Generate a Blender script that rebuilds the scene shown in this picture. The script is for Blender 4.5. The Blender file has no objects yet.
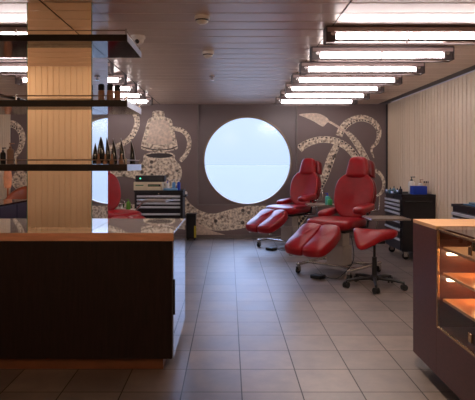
import bpy, bmesh, math, random
from mathutils import Vector, Matrix, Euler
random.seed(7)
PI = math.pi
C = bpy.context.scene.collection
SC = bpy.context.scene

# ------------------------------------------------------------------ camera
F, EYE, VX, VY = 542.0, 1.30, 229.0, 164.0      # focal length in pixels, eye height, vanishing point
cd = bpy.data.cameras.new('camera'); cam = bpy.data.objects.new('camera', cd); C.objects.link(cam)
cam.location = (0, 0, EYE); cam.rotation_euler = (PI/2, 0, 0)
cd.sensor_width = 36; cd.lens = F/475*36
cd.shift_x = (237.5-VX)/475; cd.shift_y = -(200-VY)/475
cd.clip_start = .05; cd.clip_end = 6000
SC.camera = cam

# ------------------------------------------------------------------ light
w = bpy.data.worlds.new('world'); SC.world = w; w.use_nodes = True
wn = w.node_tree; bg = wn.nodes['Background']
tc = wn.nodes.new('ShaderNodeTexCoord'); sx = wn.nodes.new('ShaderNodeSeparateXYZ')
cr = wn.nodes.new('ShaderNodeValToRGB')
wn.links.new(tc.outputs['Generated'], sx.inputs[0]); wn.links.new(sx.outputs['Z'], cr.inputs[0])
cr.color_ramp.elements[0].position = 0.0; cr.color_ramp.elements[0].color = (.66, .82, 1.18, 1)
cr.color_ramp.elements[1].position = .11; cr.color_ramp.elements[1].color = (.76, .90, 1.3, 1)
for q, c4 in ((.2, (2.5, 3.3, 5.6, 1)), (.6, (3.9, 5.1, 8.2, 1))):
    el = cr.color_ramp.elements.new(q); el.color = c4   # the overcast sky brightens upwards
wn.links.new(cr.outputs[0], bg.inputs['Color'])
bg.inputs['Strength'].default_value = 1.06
SC.view_settings.view_transform = 'Standard'; SC.view_settings.look = 'None'
SC.view_settings.gamma = 1; SC.view_settings.use_curve_mapping = False
SC.view_settings.exposure = 0.0
SC.cycles.diffuse_bounces = 8; SC.cycles.max_bounces = 16; SC.cycles.glossy_bounces = 8; SC.cycles.sample_clamp_indirect = 6
TUBE = 22.0           # fluorescent tubes
WARM = 26.0           # warm downlights by the entrance, watts
CASE_W = 1.2          # little lights in the display case, watts

def portal(loc, sx_, sy_, rot):
    ld = bpy.data.lights.new('daylight_portal', 'AREA'); ld.shape = 'RECTANGLE'; ld.size = sx_; ld.size_y = sy_
    ld.cycles.is_portal = True
    o = bpy.data.objects.new('daylight_portal', ld); o.location = loc; o.rotation_euler = rot; C.objects.link(o)

# ------------------------------------------------------------------ helpers
def P(x, y, D):      # the point of the place that stands D metres in front of the viewer
    return Vector(((x-VX)*D/F, D, EYE-(y-VY)*D/F))

def s2l(c):
    return tuple(((v/255)/12.92 if v/255 <= .04045 else (((v/255)+.055)/1.055)**2.4) for v in c)

MATS = {}
def mat(name, rgb=(128,128,128), rough=.5, metal=0, spec=.5, var=.08, scale=8, bump=0, bscale=40, coat=0, emit=None, estr=0, stretch=None):
    m = bpy.data.materials.new(name); m.use_nodes = True; nt = m.node_tree; b = nt.nodes['Principled BSDF']
    col = s2l(rgb)
    b.inputs['Roughness'].default_value = rough; b.inputs['Metallic'].default_value = metal
    b.inputs['Specular IOR Level'].default_value = spec; b.inputs['Coat Weight'].default_value = coat
    tcn = nt.nodes.new('ShaderNodeTexCoord'); mp = nt.nodes.new('ShaderNodeMapping')
    nt.links.new(tcn.outputs['Object'], mp.inputs[0])
    if stretch: mp.inputs['Scale'].default_value = stretch
    nz = nt.nodes.new('ShaderNodeTexNoise'); nz.inputs['Scale'].default_value = scale; nz.inputs['Detail'].default_value = 4
    nt.links.new(mp.outputs[0], nz.inputs['Vector'])
    rp = nt.nodes.new('ShaderNodeValToRGB')
    rp.color_ramp.elements[0].position = .3; rp.color_ramp.elements[1].position = .7
    rp.color_ramp.elements[0].color = (*[max(0, v*(1-var)) for v in col], 1)
    rp.color_ramp.elements[1].color = (*[min(1, v*(1+var)) for v in col], 1)
    nt.links.new(nz.outputs['Fac'], rp.inputs[0]); nt.links.new(rp.outputs[0], b.inputs['Base Color'])
    if bump:
        n2 = nt.nodes.new('ShaderNodeTexNoise'); n2.inputs['Scale'].default_value = bscale
        nt.links.new(mp.outputs[0], n2.inputs['Vector'])
        bp = nt.nodes.new('ShaderNodeBump'); bp.inputs['Strength'].default_value = bump; bp.inputs['Distance'].default_value = .01
        nt.links.new(n2.outputs['Fac'], bp.inputs['Height']); nt.links.new(bp.outputs[0], b.inputs['Normal'])
    if emit:
        b.inputs['Emission Color'].default_value = (*s2l(emit), 1); b.inputs['Emission Strength'].default_value = estr
    MATS[name] = m
    return m

def glass_mat(name, tint=(1, 1, 1), ior=1.5, rough=.0):
    m = bpy.data.materials.new(name); m.use_nodes = True; nt = m.node_tree; nt.nodes.clear()
    out = nt.nodes.new('ShaderNodeOutputMaterial'); mx = nt.nodes.new('ShaderNodeMixShader')
    fr = nt.nodes.new('ShaderNodeFresnel'); fr.inputs[0].default_value = ior
    tr = nt.nodes.new('ShaderNodeBsdfTransparent'); tr.inputs[0].default_value = (*tint, 1)
    gl = nt.nodes.new('ShaderNodeBsdfGlossy'); gl.inputs['Roughness'].default_value = rough
    ge = nt.nodes.new('ShaderNodeNewGeometry'); iv = nt.nodes.new('ShaderNodeMath'); iv.operation = 'SUBTRACT'; iv.inputs[0].default_value = 1
    ml = nt.nodes.new('ShaderNodeMath'); ml.operation = 'MULTIPLY'      # only the outer faces of the pane reflect
    nt.links.new(ge.outputs['Backfacing'], iv.inputs[1]); nt.links.new(iv.outputs[0], ml.inputs[0]); nt.links.new(fr.outputs[0], ml.inputs[1])
    nt.links.new(ml.outputs[0], mx.inputs[0]); nt.links.new(tr.outputs[0], mx.inputs[1]); nt.links.new(gl.outputs[0], mx.inputs[2])
    nt.links.new(mx.outputs[0], out.inputs[0]); MATS[name] = m
    return m

class MB:
    """collects shapes; build() links them as one mesh object"""
    def __init__(s): s.v = []; s.f = []; s.sm = []
    def add(s, vs, fs, smooth=False):
        n = len(s.v); s.v += [tuple(v) for v in vs]; s.f += [tuple(i+n for i in f) for f in fs]; s.sm += [smooth]*len(fs); return s
    def box(s, x0, x1, y0, y1, z0, z1, M=None, b=0):
        if b > 0: return s.rbox(x0, x1, y0, y1, z0, z1, b, M)
        vs = [Vector((x, y, z)) for z in (z0, z1) for y in (y0, y1) for x in (x0, x1)]
        if M: vs = [M @ v for v in vs]
        return s.add(vs, [(0,2,3,1),(4,5,7,6),(0,1,5,4),(2,6,7,3),(0,4,6,2),(1,3,7,5)])
    def rbox(s, x0, x1, y0, y1, z0, z1, b, M=None):
        bm = bmesh.new(); bmesh.ops.create_cube(bm, size=1)
        for v in bm.verts: v.co = Vector(((x0+x1)/2+v.co.x*(x1-x0), (y0+y1)/2+v.co.y*(y1-y0), (z0+z1)/2+v.co.z*(z1-z0)))
        bmesh.ops.bevel(bm, geom=bm.edges[:], offset=b, segments=2, affect='EDGES', profile=.6)
        vs = [(M @ v.co if M else v.co.copy()) for v in bm.verts]; fs = [[v.index for v in f.verts] for f in bm.faces]
        bm.verts.index_update(); fs = [[v.index for v in f.verts] for f in bm.faces]
        bm.free(); return s.add(vs, fs)
    def lathe(s, prof, n=24, M=None, cap=True, smooth=True):
        vs = []; fs = []; k = len(prof)
        for r, z in prof:
            for i in range(n):
                a = 2*PI*i/n; v = Vector((r*math.cos(a), r*math.sin(a), z)); vs.append(M @ v if M else v)
        for j in range(k-1):
            for i in range(n):
                i2 = (i+1) % n; fs.append((j*n+i, j*n+i2, (j+1)*n+i2, (j+1)*n+i))
        s.add(vs, fs, smooth)
        if cap:
            s.add([vs[i] for i in range(n)][::-1], [tuple(range(n))]); s.add(vs[(k-1)*n:], [tuple(range(n))])
        return s
    def cyl(s, a, b, r, r2=None, n=12, smooth=True):
        a = Vector(a); b = Vector(b); d = b-a; M = Matrix.Translation(a) @ d.to_track_quat('Z', 'Y').to_matrix().to_4x4()
        return s.lathe([(r, 0), (r if r2 is None else r2, d.length)], n, M, True, smooth)
    def tube(s, pts, r, n=8, closed=False, radii=None):
        pts = [Vector(p) for p in pts]; vs = []; fs = []; m = len(pts); up = Vector((0, 0, 1)); prev = None
        for i, p in enumerate(pts):
            t = (pts[min(i+1, m-1)]-pts[max(i-1, 0)]) if not closed else pts[(i+1) % m]-pts[i-1]
            t.normalize()
            if prev is None:
                a = t.cross(up)
                if a.length < .1: a = t.cross(Vector((1, 0, 0)))
            else: a = prev-t*prev.dot(t)
            a.normalize(); prev = a; b = t.cross(a); rr = radii[i] if radii else r
            for k in range(n): vs.append(p+(a*math.cos(2*PI*k/n)+b*math.sin(2*PI*k/n))*rr)
        for i in range(m if closed else m-1):
            for k in range(n):
                k2 = (k+1) % n; j = (i+1) % m; fs.append((i*n+k, i*n+k2, j*n+k2, j*n+k))
        s.add(vs, fs, True)
        if not closed: s.add(vs[:n][::-1], [tuple(range(n))]); s.add(vs[-n:], [tuple(range(n))])
        return s
    def ball(s, c, r, sc=(1, 1, 1), n=16, M=None):
        c = Vector(c); vs = []; fs = []; m = n//2
        for j in range(m+1):
            p = PI*j/m
            for i in range(n):
                a = 2*PI*i/n; v = c+Vector((r*sc[0]*math.sin(p)*math.cos(a), r*sc[1]*math.sin(p)*math.sin(a), r*sc[2]*math.cos(p))); vs.append(M @ v if M else v)
        for j in range(m):
            for i in range(n):
                i2 = (i+1) % n; fs.append((j*n+i, (j+1)*n+i, (j+1)*n+i2, j*n+i2))
        return s.add(vs, fs, True)
    def pad(s, outline, t, fn=None, e1=.42, e2=.75, rings=12, taper=None):
        """a stuffed cushion: closed outline in the xy plane, thickness t; fn maps each point on"""
        n = len(outline); cx = sum(p[0] for p in outline)/n; cy = sum(p[1] for p in outline)/n; vs = []; fs = []
        for j in range(rings+1):
            a = -PI/2+PI*j/rings; r = max(1e-3, math.cos(a))**e1; z = math.copysign(abs(math.sin(a))**e2, math.sin(a))*t/2
            if j in (0, rings): r = .02
            for (x, y) in outline:
                v = Vector((cx+(x-cx)*r, cy+(y-cy)*r, z*(taper(x, y) if taper else 1))); vs.append(fn(v) if fn else v)
        for j in range(rings):
            for i in range(n):
                i2 = (i+1) % n; fs.append((j*n+i, j*n+i2, (j+1)*n+i2, (j+1)*n+i))
        s.add(vs, fs, True)
        s.add(vs[:n][::-1], [tuple(range(n))], True); s.add(vs[-n:], [tuple(range(n))], True)
        return s
    def prism(s, outline, fn0, fn1):
        """outline swept from fn0 to fn1 (functions of 2D point to 3D)"""
        n = len(outline); vs = [fn0(p) for p in outline]+[fn1(p) for p in outline]
        fs = [(i, (i+1) % n, n+(i+1) % n, n+i) for i in range(n)]
        fs += [tuple(range(n))[::-1], tuple(range(n, 2*n))]
        return s.add(vs, fs)
    def build(s, name, m, parent=None, bevel=0, loc=None):
        me = bpy.data.meshes.new(name); me.from_pydata(s.v, [], s.f); me.polygons.foreach_set('use_smooth', s.sm)
        me.validate(); bm = bmesh.new(); bm.from_mesh(me); bmesh.ops.recalc_face_normals(bm, faces=bm.faces[:]); bm.to_mesh(me); bm.free()
        o = bpy.data.objects.new(name, me); C.objects.link(o)
        me.materials.append(MATS[m] if isinstance(m, str) else m)
        if parent: o.parent = parent
        if loc: o.location = loc
        if bevel:
            bv = o.modifiers.new('bevel', 'BEVEL'); bv.width = bevel; bv.segments = 2; bv.limit_method = 'ANGLE'
        return o

def smooth_outline(pts, n=48):
    """closed Catmull-Rom through pts"""
    out = []; k = len(pts); per = max(2, n//k)
    for i in range(k):
        p0, p1, p2, p3 = (Vector(pts[(i+d) % k]) for d in (-1, 0, 1, 2))
        for j in range(per):
            t = j/per
            out.append(tuple(.5*((2*p1)+(-p0+p2)*t+(2*p0-5*p1+4*p2-p3)*t*t+(-p0+3*p1-3*p2+p3)*t**3)))
    return out
def curve_pts(pts, per=8):
    out = []; k = len(pts)
    for i in range(k-1):
        p0, p1, p2, p3 = Vector(pts[max(i-1, 0)]), Vector(pts[i]), Vector(pts[i+1]), Vector(pts[min(i+2, k-1)])
        for j in range(per):
            t = j/per; out.append(.5*((2*p1)+(-p0+p2)*t+(2*p0-5*p1+4*p2-p3)*t*t+(-p0+3*p1-3*p2+p3)*t**3))
    out.append(Vector(pts[-1])); return out

def tag(o, label=None, cat=None, group=None, kind=None):
    for k, v in (('label', label), ('category', cat), ('group', group), ('kind', kind)):
        if v: o[k] = v
    return o
def empty(name, loc=(0, 0, 0), rz=0, label=None, cat=None, group=None):
    o = bpy.data.objects.new(name, None); C.objects.link(o); o.location = loc; o.rotation_euler = (0, 0, rz); o.empty_display_size = .1
    return tag(o, label, cat, group)
def copy_tree(o, parent=None):
    c = o.copy(); C.objects.link(c); c.parent = parent
    for ch in list(o.children):
        copy_tree(ch, c)
    return c
def dup(o, loc, rz, label):
    c = copy_tree(o); c.location = loc; c.rotation_euler = (0, 0, rz); c['label'] = label; return c

# ------------------------------------------------------------------ materials
mat('wall_grey', (120, 102, 99), .55, var=.04, scale=3)
mat('panel_grey', (112, 98, 97), .45, var=.04, scale=3)
mat('rib_cream', (240, 218, 190), .5, var=.05, scale=4, stretch=(1, 1, .2))
mat('rib_warm', (222, 198, 170), .5, var=.05, scale=4, stretch=(1, 1, .2))
mat('highlight_pale', (236, 222, 212), .4, metal=.3)
mat('ceiling_metal', (212, 192, 180), .35, metal=.4, var=.05, scale=2)
mat('groove_dark', (60, 52, 50), .6)
mat('dark_trim', (46, 40, 40), .5)
mat('base_grey', (120, 108, 104), .5)
mat('dark_wood', (52, 26, 20), .35, var=.35, scale=6, stretch=(1, 1, 12), spec=.4)
mat('black_wood', (34, 20, 17), .35, var=.3, scale=6, stretch=(12, 1, 1), spec=.3)
mat('edge_wood', (218, 156, 124), .4, var=.15, scale=6, stretch=(1, 8, 8))
mat('toe_wood', (120, 72, 44), .5, var=.15)
mat('case_wood', (78, 38, 28), .42, var=.25, scale=7, stretch=(3, 3, 14), spec=.4)
mat('light_wood', (206, 160, 118), .35, var=.12, scale=5, stretch=(1, 10, 10))
mat('shelf_wood', (196, 140, 100), .3, var=.12, scale=5, stretch=(10, 1, 10))
mat('counter_stone', (250, 222, 196), .03, var=.22, scale=45, spec=.9, coat=1)
mat('mirror', (236, 236, 236), .0, metal=1, var=0)
mat('bronze_mirror', (246, 226, 204), .0, metal=1, var=0)
mat('blue_glass', (190, 200, 215), .04, metal=1, var=.02)
mat('edge_sky_blue', (205, 212, 228), .3, metal=.5)  # blue reflection of the sky put into the colour of the shelf ends
mat('green_edge', (110, 160, 130), .15, var=.05)
mat('black_gloss', (24, 10, 10), .08, var=.1, spec=.12)
mat('shelf_front', (30, 17, 15), .3, var=.2, spec=.3)
mat('chrome', (205, 203, 200), .18, metal=1, var=.03)
mat('steel', (196, 186, 178), .34, metal=.6, var=.06)
mat('warm_steel', (160, 135, 118), .35, metal=.8, var=.06)
mat('brass', (196, 158, 112), .25, metal=1)
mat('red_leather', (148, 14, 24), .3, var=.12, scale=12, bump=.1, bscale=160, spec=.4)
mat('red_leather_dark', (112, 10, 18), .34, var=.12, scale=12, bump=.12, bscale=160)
mat('black_plastic', (22, 20, 22), .4, var=.1)
mat('black_paint', (26, 24, 30), .32, var=.1, spec=.5)
mat('navy_paint', (30, 30, 42), .3, var=.1)
mat('pull_silver', (205, 208, 218), .35, metal=.35)
mat('rubber', (26, 24, 24), .7)
mat('white_plastic', (240, 234, 226), .4)
mat('beige_plastic', (216, 200, 168), .45)
mat('blue_plastic', (24, 66, 190), .4)
mat('light_blue', (110, 170, 215), .5)
mat('teal_glass', (70, 110, 130), .3)
mat('green_plastic', (60, 160, 90), .35)
mat('lime_plastic', (96, 150, 40), .4)
mat('brown_glass', (190, 146, 120), .25)
mat('tan_plastic', (190, 150, 125), .4)
mat('tray_metal', (176, 160, 148), .3, metal=.6)
mat('brown_leather', (146, 66, 32), .3, var=.2)
mat('copper', (196, 110, 66), .28, metal=.8)
mat('lamp_amber', (190, 116, 84), .4, var=.35, scale=9, emit=(255, 165, 115), estr=.14)
mat('tube_light', (255, 255, 255), .4, emit=(255, 246, 248), estr=TUBE)
mat('warm_lamp', (255, 240, 220), .4, emit=(255, 190, 130), estr=8)
mat('led_light', (255, 240, 220), .4, emit=(255, 214, 170), estr=12)
mat('green_led', (120, 255, 200), .4, emit=(90, 255, 190), estr=2)
mat('yellow_tape', (200, 180, 50), .5)
mat('reflector', (74, 58, 55), .5, metal=.2)
mat('lit_reflector_pink', (176, 150, 146), .5)
mat('holder_grey', (92, 80, 78), .4, metal=.3)
mat('fixture_dark', (84, 72, 70), .4, metal=.4)
mat('sea', (97, 92, 86), .8, var=.05, scale=.01)
mat('porthole_rim', (150, 130, 108), .35, metal=.4)
glass_mat('clear_glass', (.93, .96, .95)); glass_mat('window_glass', (.97, .99, 1.0), 1.4, .12); glass_mat('acrylic', (.96, .96, .96), 1.3)

def mural_mat(name, vs, lo, hi):
    m = bpy.data.materials.new(name); m.use_nodes = True; nt = m.node_tree; b = nt.nodes['Principled BSDF']
    b.inputs['Roughness'].default_value = .6
    t = nt.nodes.new('ShaderNodeTexCoord')
    vo = nt.nodes.new('ShaderNodeTexVoronoi'); vo.inputs['Scale'].default_value = vs; vo.inputs['Randomness'].default_value = .9
    nz = nt.nodes.new('ShaderNodeTexNoise'); nz.inputs['Scale'].default_value = 22; nz.inputs['Detail'].default_value = 6
    for n in (vo, nz): nt.links.new(t.outputs['Object'], n.inputs['Vector'])
    r1 = nt.nodes.new('ShaderNodeValToRGB'); r1.color_ramp.elements[0].position = lo; r1.color_ramp.elements[1].position = hi
    r1.color_ramp.elements[0].color = (.06, .05, .05, 1); r1.color_ramp.elements[1].color = (1, 1, 1, 1)
    nt.links.new(vo.outputs['Distance'], r1.inputs[0])
    r2 = nt.nodes.new('ShaderNodeValToRGB'); r2.color_ramp.elements[0].position = .36; r2.color_ramp.elements[1].position = .58
    r2.color_ramp.elements[0].color = (*s2l((146, 124, 106)), 1); r2.color_ramp.elements[1].color = (*s2l((246, 230, 206)), 1)
    nt.links.new(nz.outputs['Fac'], r2.inputs[0])
    mx = nt.nodes.new('ShaderNodeMix'); mx.data_type = 'RGBA'; mx.blend_type = 'MULTIPLY'; mx.inputs[0].default_value = .85
    nt.links.new(r2.outputs[0], mx.inputs[6]); nt.links.new(r1.outputs[0], mx.inputs[7]); nt.links.new(mx.outputs[2], b.inputs['Base Color'])
    MATS[name] = m
mural_mat('mural_ink', 13, .1, .22)
mural_mat('mural_spots', 7.5, .2, .3)
mat('mural_pale', (222, 200, 180), .6, var=.22, scale=20)
mat('mural_dark', (56, 46, 46), .6)

def floor_mat():
    m = bpy.data.materials.new('slate_tiles'); m.use_nodes = True; nt = m.node_tree; b = nt.nodes['Principled BSDF']
    t = nt.nodes.new('ShaderNodeTexCoord'); mp = nt.nodes.new('ShaderNodeMapping')
    mp.inputs['Location'].default_value = (-.0725+.342*20, -.012+.342*20, 0)
    br = nt.nodes.new('ShaderNodeTexBrick'); br.offset = 0; br.squash = 1
    br.inputs['Scale'].default_value = 1; br.inputs['Brick Width'].default_value = .342; br.inputs['Row Height'].default_value = .342
    br.inputs['Mortar Size'].default_value = .0036; br.inputs['Mortar Smooth'].default_value = .1
    br.inputs['Color1'].default_value = (*s2l((108, 97, 92)), 1); br.inputs['Color2'].default_value = (*s2l((130, 115, 107)), 1)
    br.inputs['Mortar'].default_value = (*s2l((34, 27, 25)), 1)
    nt.links.new(t.outputs['Object'], mp.inputs[0]); nt.links.new(mp.outputs[0], br.inputs['Vector'])
    nz = nt.nodes.new('ShaderNodeTexNoise'); nz.inputs['Scale'].default_value = 5; nz.inputs['Detail'].default_value = 8; nz.inputs['Roughness'].default_value = .65
    nt.links.new(t.outputs['Object'], nz.inputs['Vector'])
    rp = nt.nodes.new('ShaderNodeValToRGB'); rp.color_ramp.elements[0].position = .3; rp.color_ramp.elements[1].position = .7
    rp.color_ramp.elements[0].color = (.6, .6, .62, 1); rp.color_ramp.elements[1].color = (1.2, 1.18, 1.15, 1)
    nt.links.new(nz.outputs['Fac'], rp.inputs[0])
    mx = nt.nodes.new('ShaderNodeMix'); mx.data_type = 'RGBA'; mx.blend_type = 'MULTIPLY'; mx.inputs[0].default_value = 1
    nt.links.new(br.outputs['Color'], mx.inputs[6]); nt.links.new(rp.outputs[0], mx.inputs[7]); nt.links.new(mx.outputs[2], b.inputs['Base Color'])
    rr = nt.nodes.new('ShaderNodeMapRange'); rr.inputs['To Min'].default_value = .34; rr.inputs['To Max'].default_value = .5
    nt.links.new(nz.outputs['Fac'], rr.inputs['Value']); nt.links.new(rr.outputs[0], b.inputs['Roughness'])
    b.inputs['IOR'].default_value = 2.15
    sl = nt.nodes.new('ShaderNodeMapRange'); sl.inputs['To Min'].default_value = .5; sl.inputs['To Max'].default_value = .12
    nt.links.new(br.outputs['Fac'], sl.inputs['Value']); nt.links.new(sl.outputs[0], b.inputs['Specular IOR Level'])
    bp = nt.nodes.new('ShaderNodeBump'); bp.inputs['Strength'].default_value = .15; bp.inputs['Distance'].default_value = .006
    sb = nt.nodes.new('ShaderNodeMath'); sb.operation = 'SUBTRACT'
    nt.links.new(nz.outputs['Fac'], sb.inputs[0]); nt.links.new(br.outputs['Fac'], sb.inputs[1]); nt.links.new(sb.outputs[0], bp.inputs['Height'])
    nt.links.new(bp.outputs[0], b.inputs['Normal'])
    MATS['slate_tiles'] = m
floor_mat()

# ------------------------------------------------------------------ room shell
XL, XR, YB, YF, CEIL = -3.84, 2.79, 9.55, 1.2, 2.356
def struct(o, label=None): return tag(o, label, None, None, 'structure')
struct(MB().box(XL-.2, XR+.2, -1.6, YB+.2, -.1, 0).build('floor', 'slate_tiles'), 'grey slate floor of square tiles with dark grout')
# ceiling of long planks laid crosswise, a lipped joint between each two
pitch = .235; y0 = 3.55-pitch*22; prof = []
y = y0
while y < YB+.05:
    prof += [(y, CEIL), (y+.008, CEIL+.003), (y+.016, CEIL)]
    y += pitch
cb = MB(); XC = 2.62
cprof = prof+[(YB+.1, CEIL)]
n = len(cprof)
vs = [(XL-.1, a, b) for a, b in cprof]+[(XC, a, b) for a, b in cprof]
cb.add(vs, [(i, i+1, n+i+1, n+i) for i in range(n-1)])
cb.box(XL-.1, XR+.2, y0, YB+.1, CEIL+.03, CEIL+.12)
# lengthwise joints
ce = struct(cb.build('ceiling', 'ceiling_metal'), 'brushed metal plank ceiling')
jm = MB(); y = y0  # pale strips stand in for the highlights along the plank joints
while y < YB:
    jm.box(XL, XC, y+.004, y+.014, CEIL-.002, CEIL+.0005); y += pitch
jm.build('joint_highlight', 'highlight_pale', ce)
for nm, X in (('trim_1', .79), ('trim_2', -1.22)):
    struct(MB().box(X-.003, X+.003, y0, YB, CEIL-.0045, CEIL+.002).build(nm, 'groove_dark'))
struct(MB().box(XC, XR, y0, YB, CEIL+.015, CEIL+.028).build('trim_3', 'dark_trim'), 'dark shadow gap between ceiling and ribbed wall')
def ribbed(name, axis, pos, a0, a1, pitch, depth, gap, mname, side, z1=CEIL, label=None):
    """wall of vertical ribs; the face of the ribs is at pos, side = direction into the room"""
    m = MB(); pr = []; a = a0
    while a < a1:
        e = min(a+pitch, a1); pr += [(a, pos-side*depth), (a+gap, pos-side*depth), (a+gap+.004, pos), (e-.004, pos)]; a += pitch
    pr += [(a1, pos-side*depth)]
    n = len(pr); fn = (lambda p, z: (p[1], p[0], z)) if axis == 'x' else (lambda p, z: (p[0], p[1], z))
    m.add([fn(p, 0) for p in pr]+[fn(p, z1) for p in pr], [(i, i+1, n+i+1, n+i) for i in range(n-1)])
    b0, b1 = sorted((pos-side*(depth+.002), pos-side*(depth+.1)))
    if axis == 'x': m.box(b0, b1, a0, a1, 0, z1)
    else: m.box(a0, a1, b0, b1, 0, z1)
    return struct(m.build(name, mname), label)
ribbed('wall_right', 'x', XR, YF, YB-.02, .112, .012, .016, 'rib_cream', -1, label='cream wall of vertical ribs on the right')
ribbed('wall_left', 'x', XL, YF, YB-.02, .085, .012, .014, 'rib_cream', 1, label='cream wall of vertical ribs on the left')
ribbed('wall_front', 'y', YF, XL, -.62, .0625, .006, .007, 'rib_warm', 1, label='beige ribbed wall seen in the mirrored column')
struct(MB().box(.75, XR, YF-.12, YF, 0, CEIL).build('wall_entrance', 'rib_cream'))
struct(MB().box(-.74, -.62, -1.5, YF-.12, 0, CEIL).build('wall_passage_left', 'rib_warm'))
struct(MB().box(.75, .87, -1.5, YF-.12, 0, CEIL).build('wall_passage_right', 'rib_warm'))
struct(MB().box(-.74, .87, -1.6, -1.5, 0, CEIL).build('wall_passage_end', 'rib_warm'))
# back wall with the round opening
PC = P(247.5, 160.5, YB); PR = .775; N = 96
def wall_with_hole(x0, x1, z0, z1, c, r, yy, depth, m):
    ring = []; outer = []
    for i in range(N):
        a = 2*PI*i/N; dx, dz = math.cos(a), math.sin(a)
        ring.append((c.x+r*dx, c.z+r*dz))
        ts = []
        if dx > 1e-9: ts.append((x1-c.x)/dx)
        if dx < -1e-9: ts.append((x0-c.x)/dx)
        if dz > 1e-9: ts.append((z1-c.z)/dz)
        if dz < -1e-9: ts.append((z0-c.z)/dz)
        t = min(ts); outer.append((c.x+t*dx, c.z+t*dz))
    # snap the nearest outer points to the corners
    for cx, cz in ((x0, z0), (x0, z1), (x1, z0), (x1, z1)):
        i = min(range(N), key=lambda k: (outer[k][0]-cx)**2+(outer[k][1]-cz)**2); outer[i] = (cx, cz)
    vs = [(x, yy, z) for x, z in ring]+[(x, yy, z) for x, z in outer]+[(x, yy+depth, z) for x, z in ring]+[(x, yy+depth, z) for x, z in outer]
    fs = []
    for i in range(N):
        j = (i+1) % N
        fs += [(i, j, N+j, N+i), (2*N+i, 3*N+i, 3*N+j, 2*N+j), (i, 2*N+i, 2*N+j, j), (N+i, N+j, 3*N+j, 3*N+i)]
    m.add(vs, fs)
px0, px1 = P(198, 0, YB).x, P(297, 0, YB).x; pz0 = P(0, 205, YB).z
bw = MB(); bw.box(XL-.1, px0, YB, YB+.16, 0, CEIL+.05); bw.box(px1, XR+.1, YB, YB+.16, 0, CEIL+.05); bw.box(px0, px1, YB, YB+.16, 0, pz0)
back = struct(bw.build('wall_back', 'wall_grey'), 'grey brown end wall with a painted mural and a round window')
pm = MB(); wall_with_hole(px0+.012, px1-.012, pz0+.012, CEIL+.02, PC, PR, YB+.03, .13, pm)
pan = struct(pm.build('wall_window_panel', 'panel_grey'), 'square grey panel around the round window')
fr = MB(); fr.box(px0-.012, px0+.012, YB-.006, YB+.05, pz0, CEIL); fr.box(px1-.012, px1+.012, YB-.006, YB+.05, pz0, CEIL); fr.box(px0-.012, px1+.012, YB-.006, YB+.05, pz0-.012, pz0+.012)
struct(fr.build('trim_4', 'base_grey'))
win = MB(); win.lathe([(PR, 0), (PR+.012, 0), (PR+.012, -.012), (PR-.012, -.012), (PR-.012, .13), (PR, .13), (PR, 0)], 96, Matrix.Translation((PC.x, YB+.03, PC.z)) @ Matrix.Rotation(-PI/2, 4, 'X'), cap=False)
wo = struct(win.build('window_1', 'porthole_rim'), 'large round window with pale sea and sky')
g = MB(); g.lathe([(PR-.004, 0), (PR-.004, .006)], 96, Matrix.Translation((PC.x, YB+.12, PC.z)) @ Matrix.Rotation(-PI/2, 4, 'X')); g.build('pane', 'window_glass', wo)
portal((PC.x, YB+.2, PC.z), 1.56, 1.56, (-PI/2, 0, 0))
struct(MB().box(-3000, 3000, YB+3, 5000, -8.2, -8).build('sea', 'sea'), 'pale calm sea beyond the window')
bb = MB(); bb.box(XL, XR, YB-.015, YB-.001, 0, .055); struct(bb.build('baseboard_back', 'base_grey'))
bb = MB(); bb.box(XR-.012, XR-.001, YF, YB-.016, 0, .06); struct(bb.build('baseboard_right', 'dark_trim'))
bb = MB(); bb.box(XL+.001, XL+.012, YF, YB-.016, 0, .06); struct(bb.build('baseboard_left', 'dark_trim'))
struct(MB().box(XR-.03, XR-.001, YB-.03, YB-.016, .06, CEIL).build('trim_5', 'dark_trim'))

# ------------------------------------------------------------------ mural painted on the end wall
def on_wall(x, y, lift=0): p = P(x, y, YB); p.y = YB-.002-lift; return p
def ribbon(name, pts, widths, m='mural_ink', lift=0, label=None, suckers=0):
    cp = curve_pts([(a, b, 0) for a, b in pts], 8); wp = curve_pts([(a, 0, 0) for a in widths], 8)
    L, R = [], []
    for i, p in enumerate(cp):
        t = (cp[min(i+1, len(cp)-1)]-cp[max(i-1, 0)]).normalized(); nrm = Vector((-t.y, t.x, 0)); hw = max(.2, wp[i].x)/2
        L.append(p+nrm*hw); R.append(p-nrm*hw)
    mb = MB(); k = len(cp)
    vs = [on_wall(p.x, p.y, lift) for p in L]+[on_wall(p.x, p.y, lift) for p in R]+[on_wall(p.x, p.y, lift)+Vector((0, .002+lift-.0005, 0)) for p in L]+[on_wall(p.x, p.y, lift)+Vector((0, .002+lift-.0005, 0)) for p in R]
    fs = [(i, i+1, k+i+1, k+i) for i in range(k-1)]
    fs += [(i, 2*k+i, 2*k+i+1, i+1) for i in range(k-1)]+[(k+i, k+i+1, 3*k+i+1, 3*k+i) for i in range(k-1)]
    mb.add(vs, fs)
    o = mb.build(name, m, back)
    if label: o['label'] = label
    # inked line and suckers along the inner edge
    if suckers:
        sb = MB()
        acc = 0
        for i in range(1, k-1):
            acc += (cp[i]-cp[i-1]).length
            if acc < 2.6: continue
            acc = 0
            side = R if suckers > 0 else L
            c = cp[i].lerp(side[i], .62); r = max(.35, wp[i].x*.12)
            ring = [on_wall(c.x+r*math.cos(a*PI/4), c.y+r*math.sin(a*PI/4), lift+.0012) for a in range(8)]
            sb.add(ring, [tuple(range(8))])
        if sb.v: sb.build('sucker_row', 'mural_dark', o)
    return o
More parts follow.
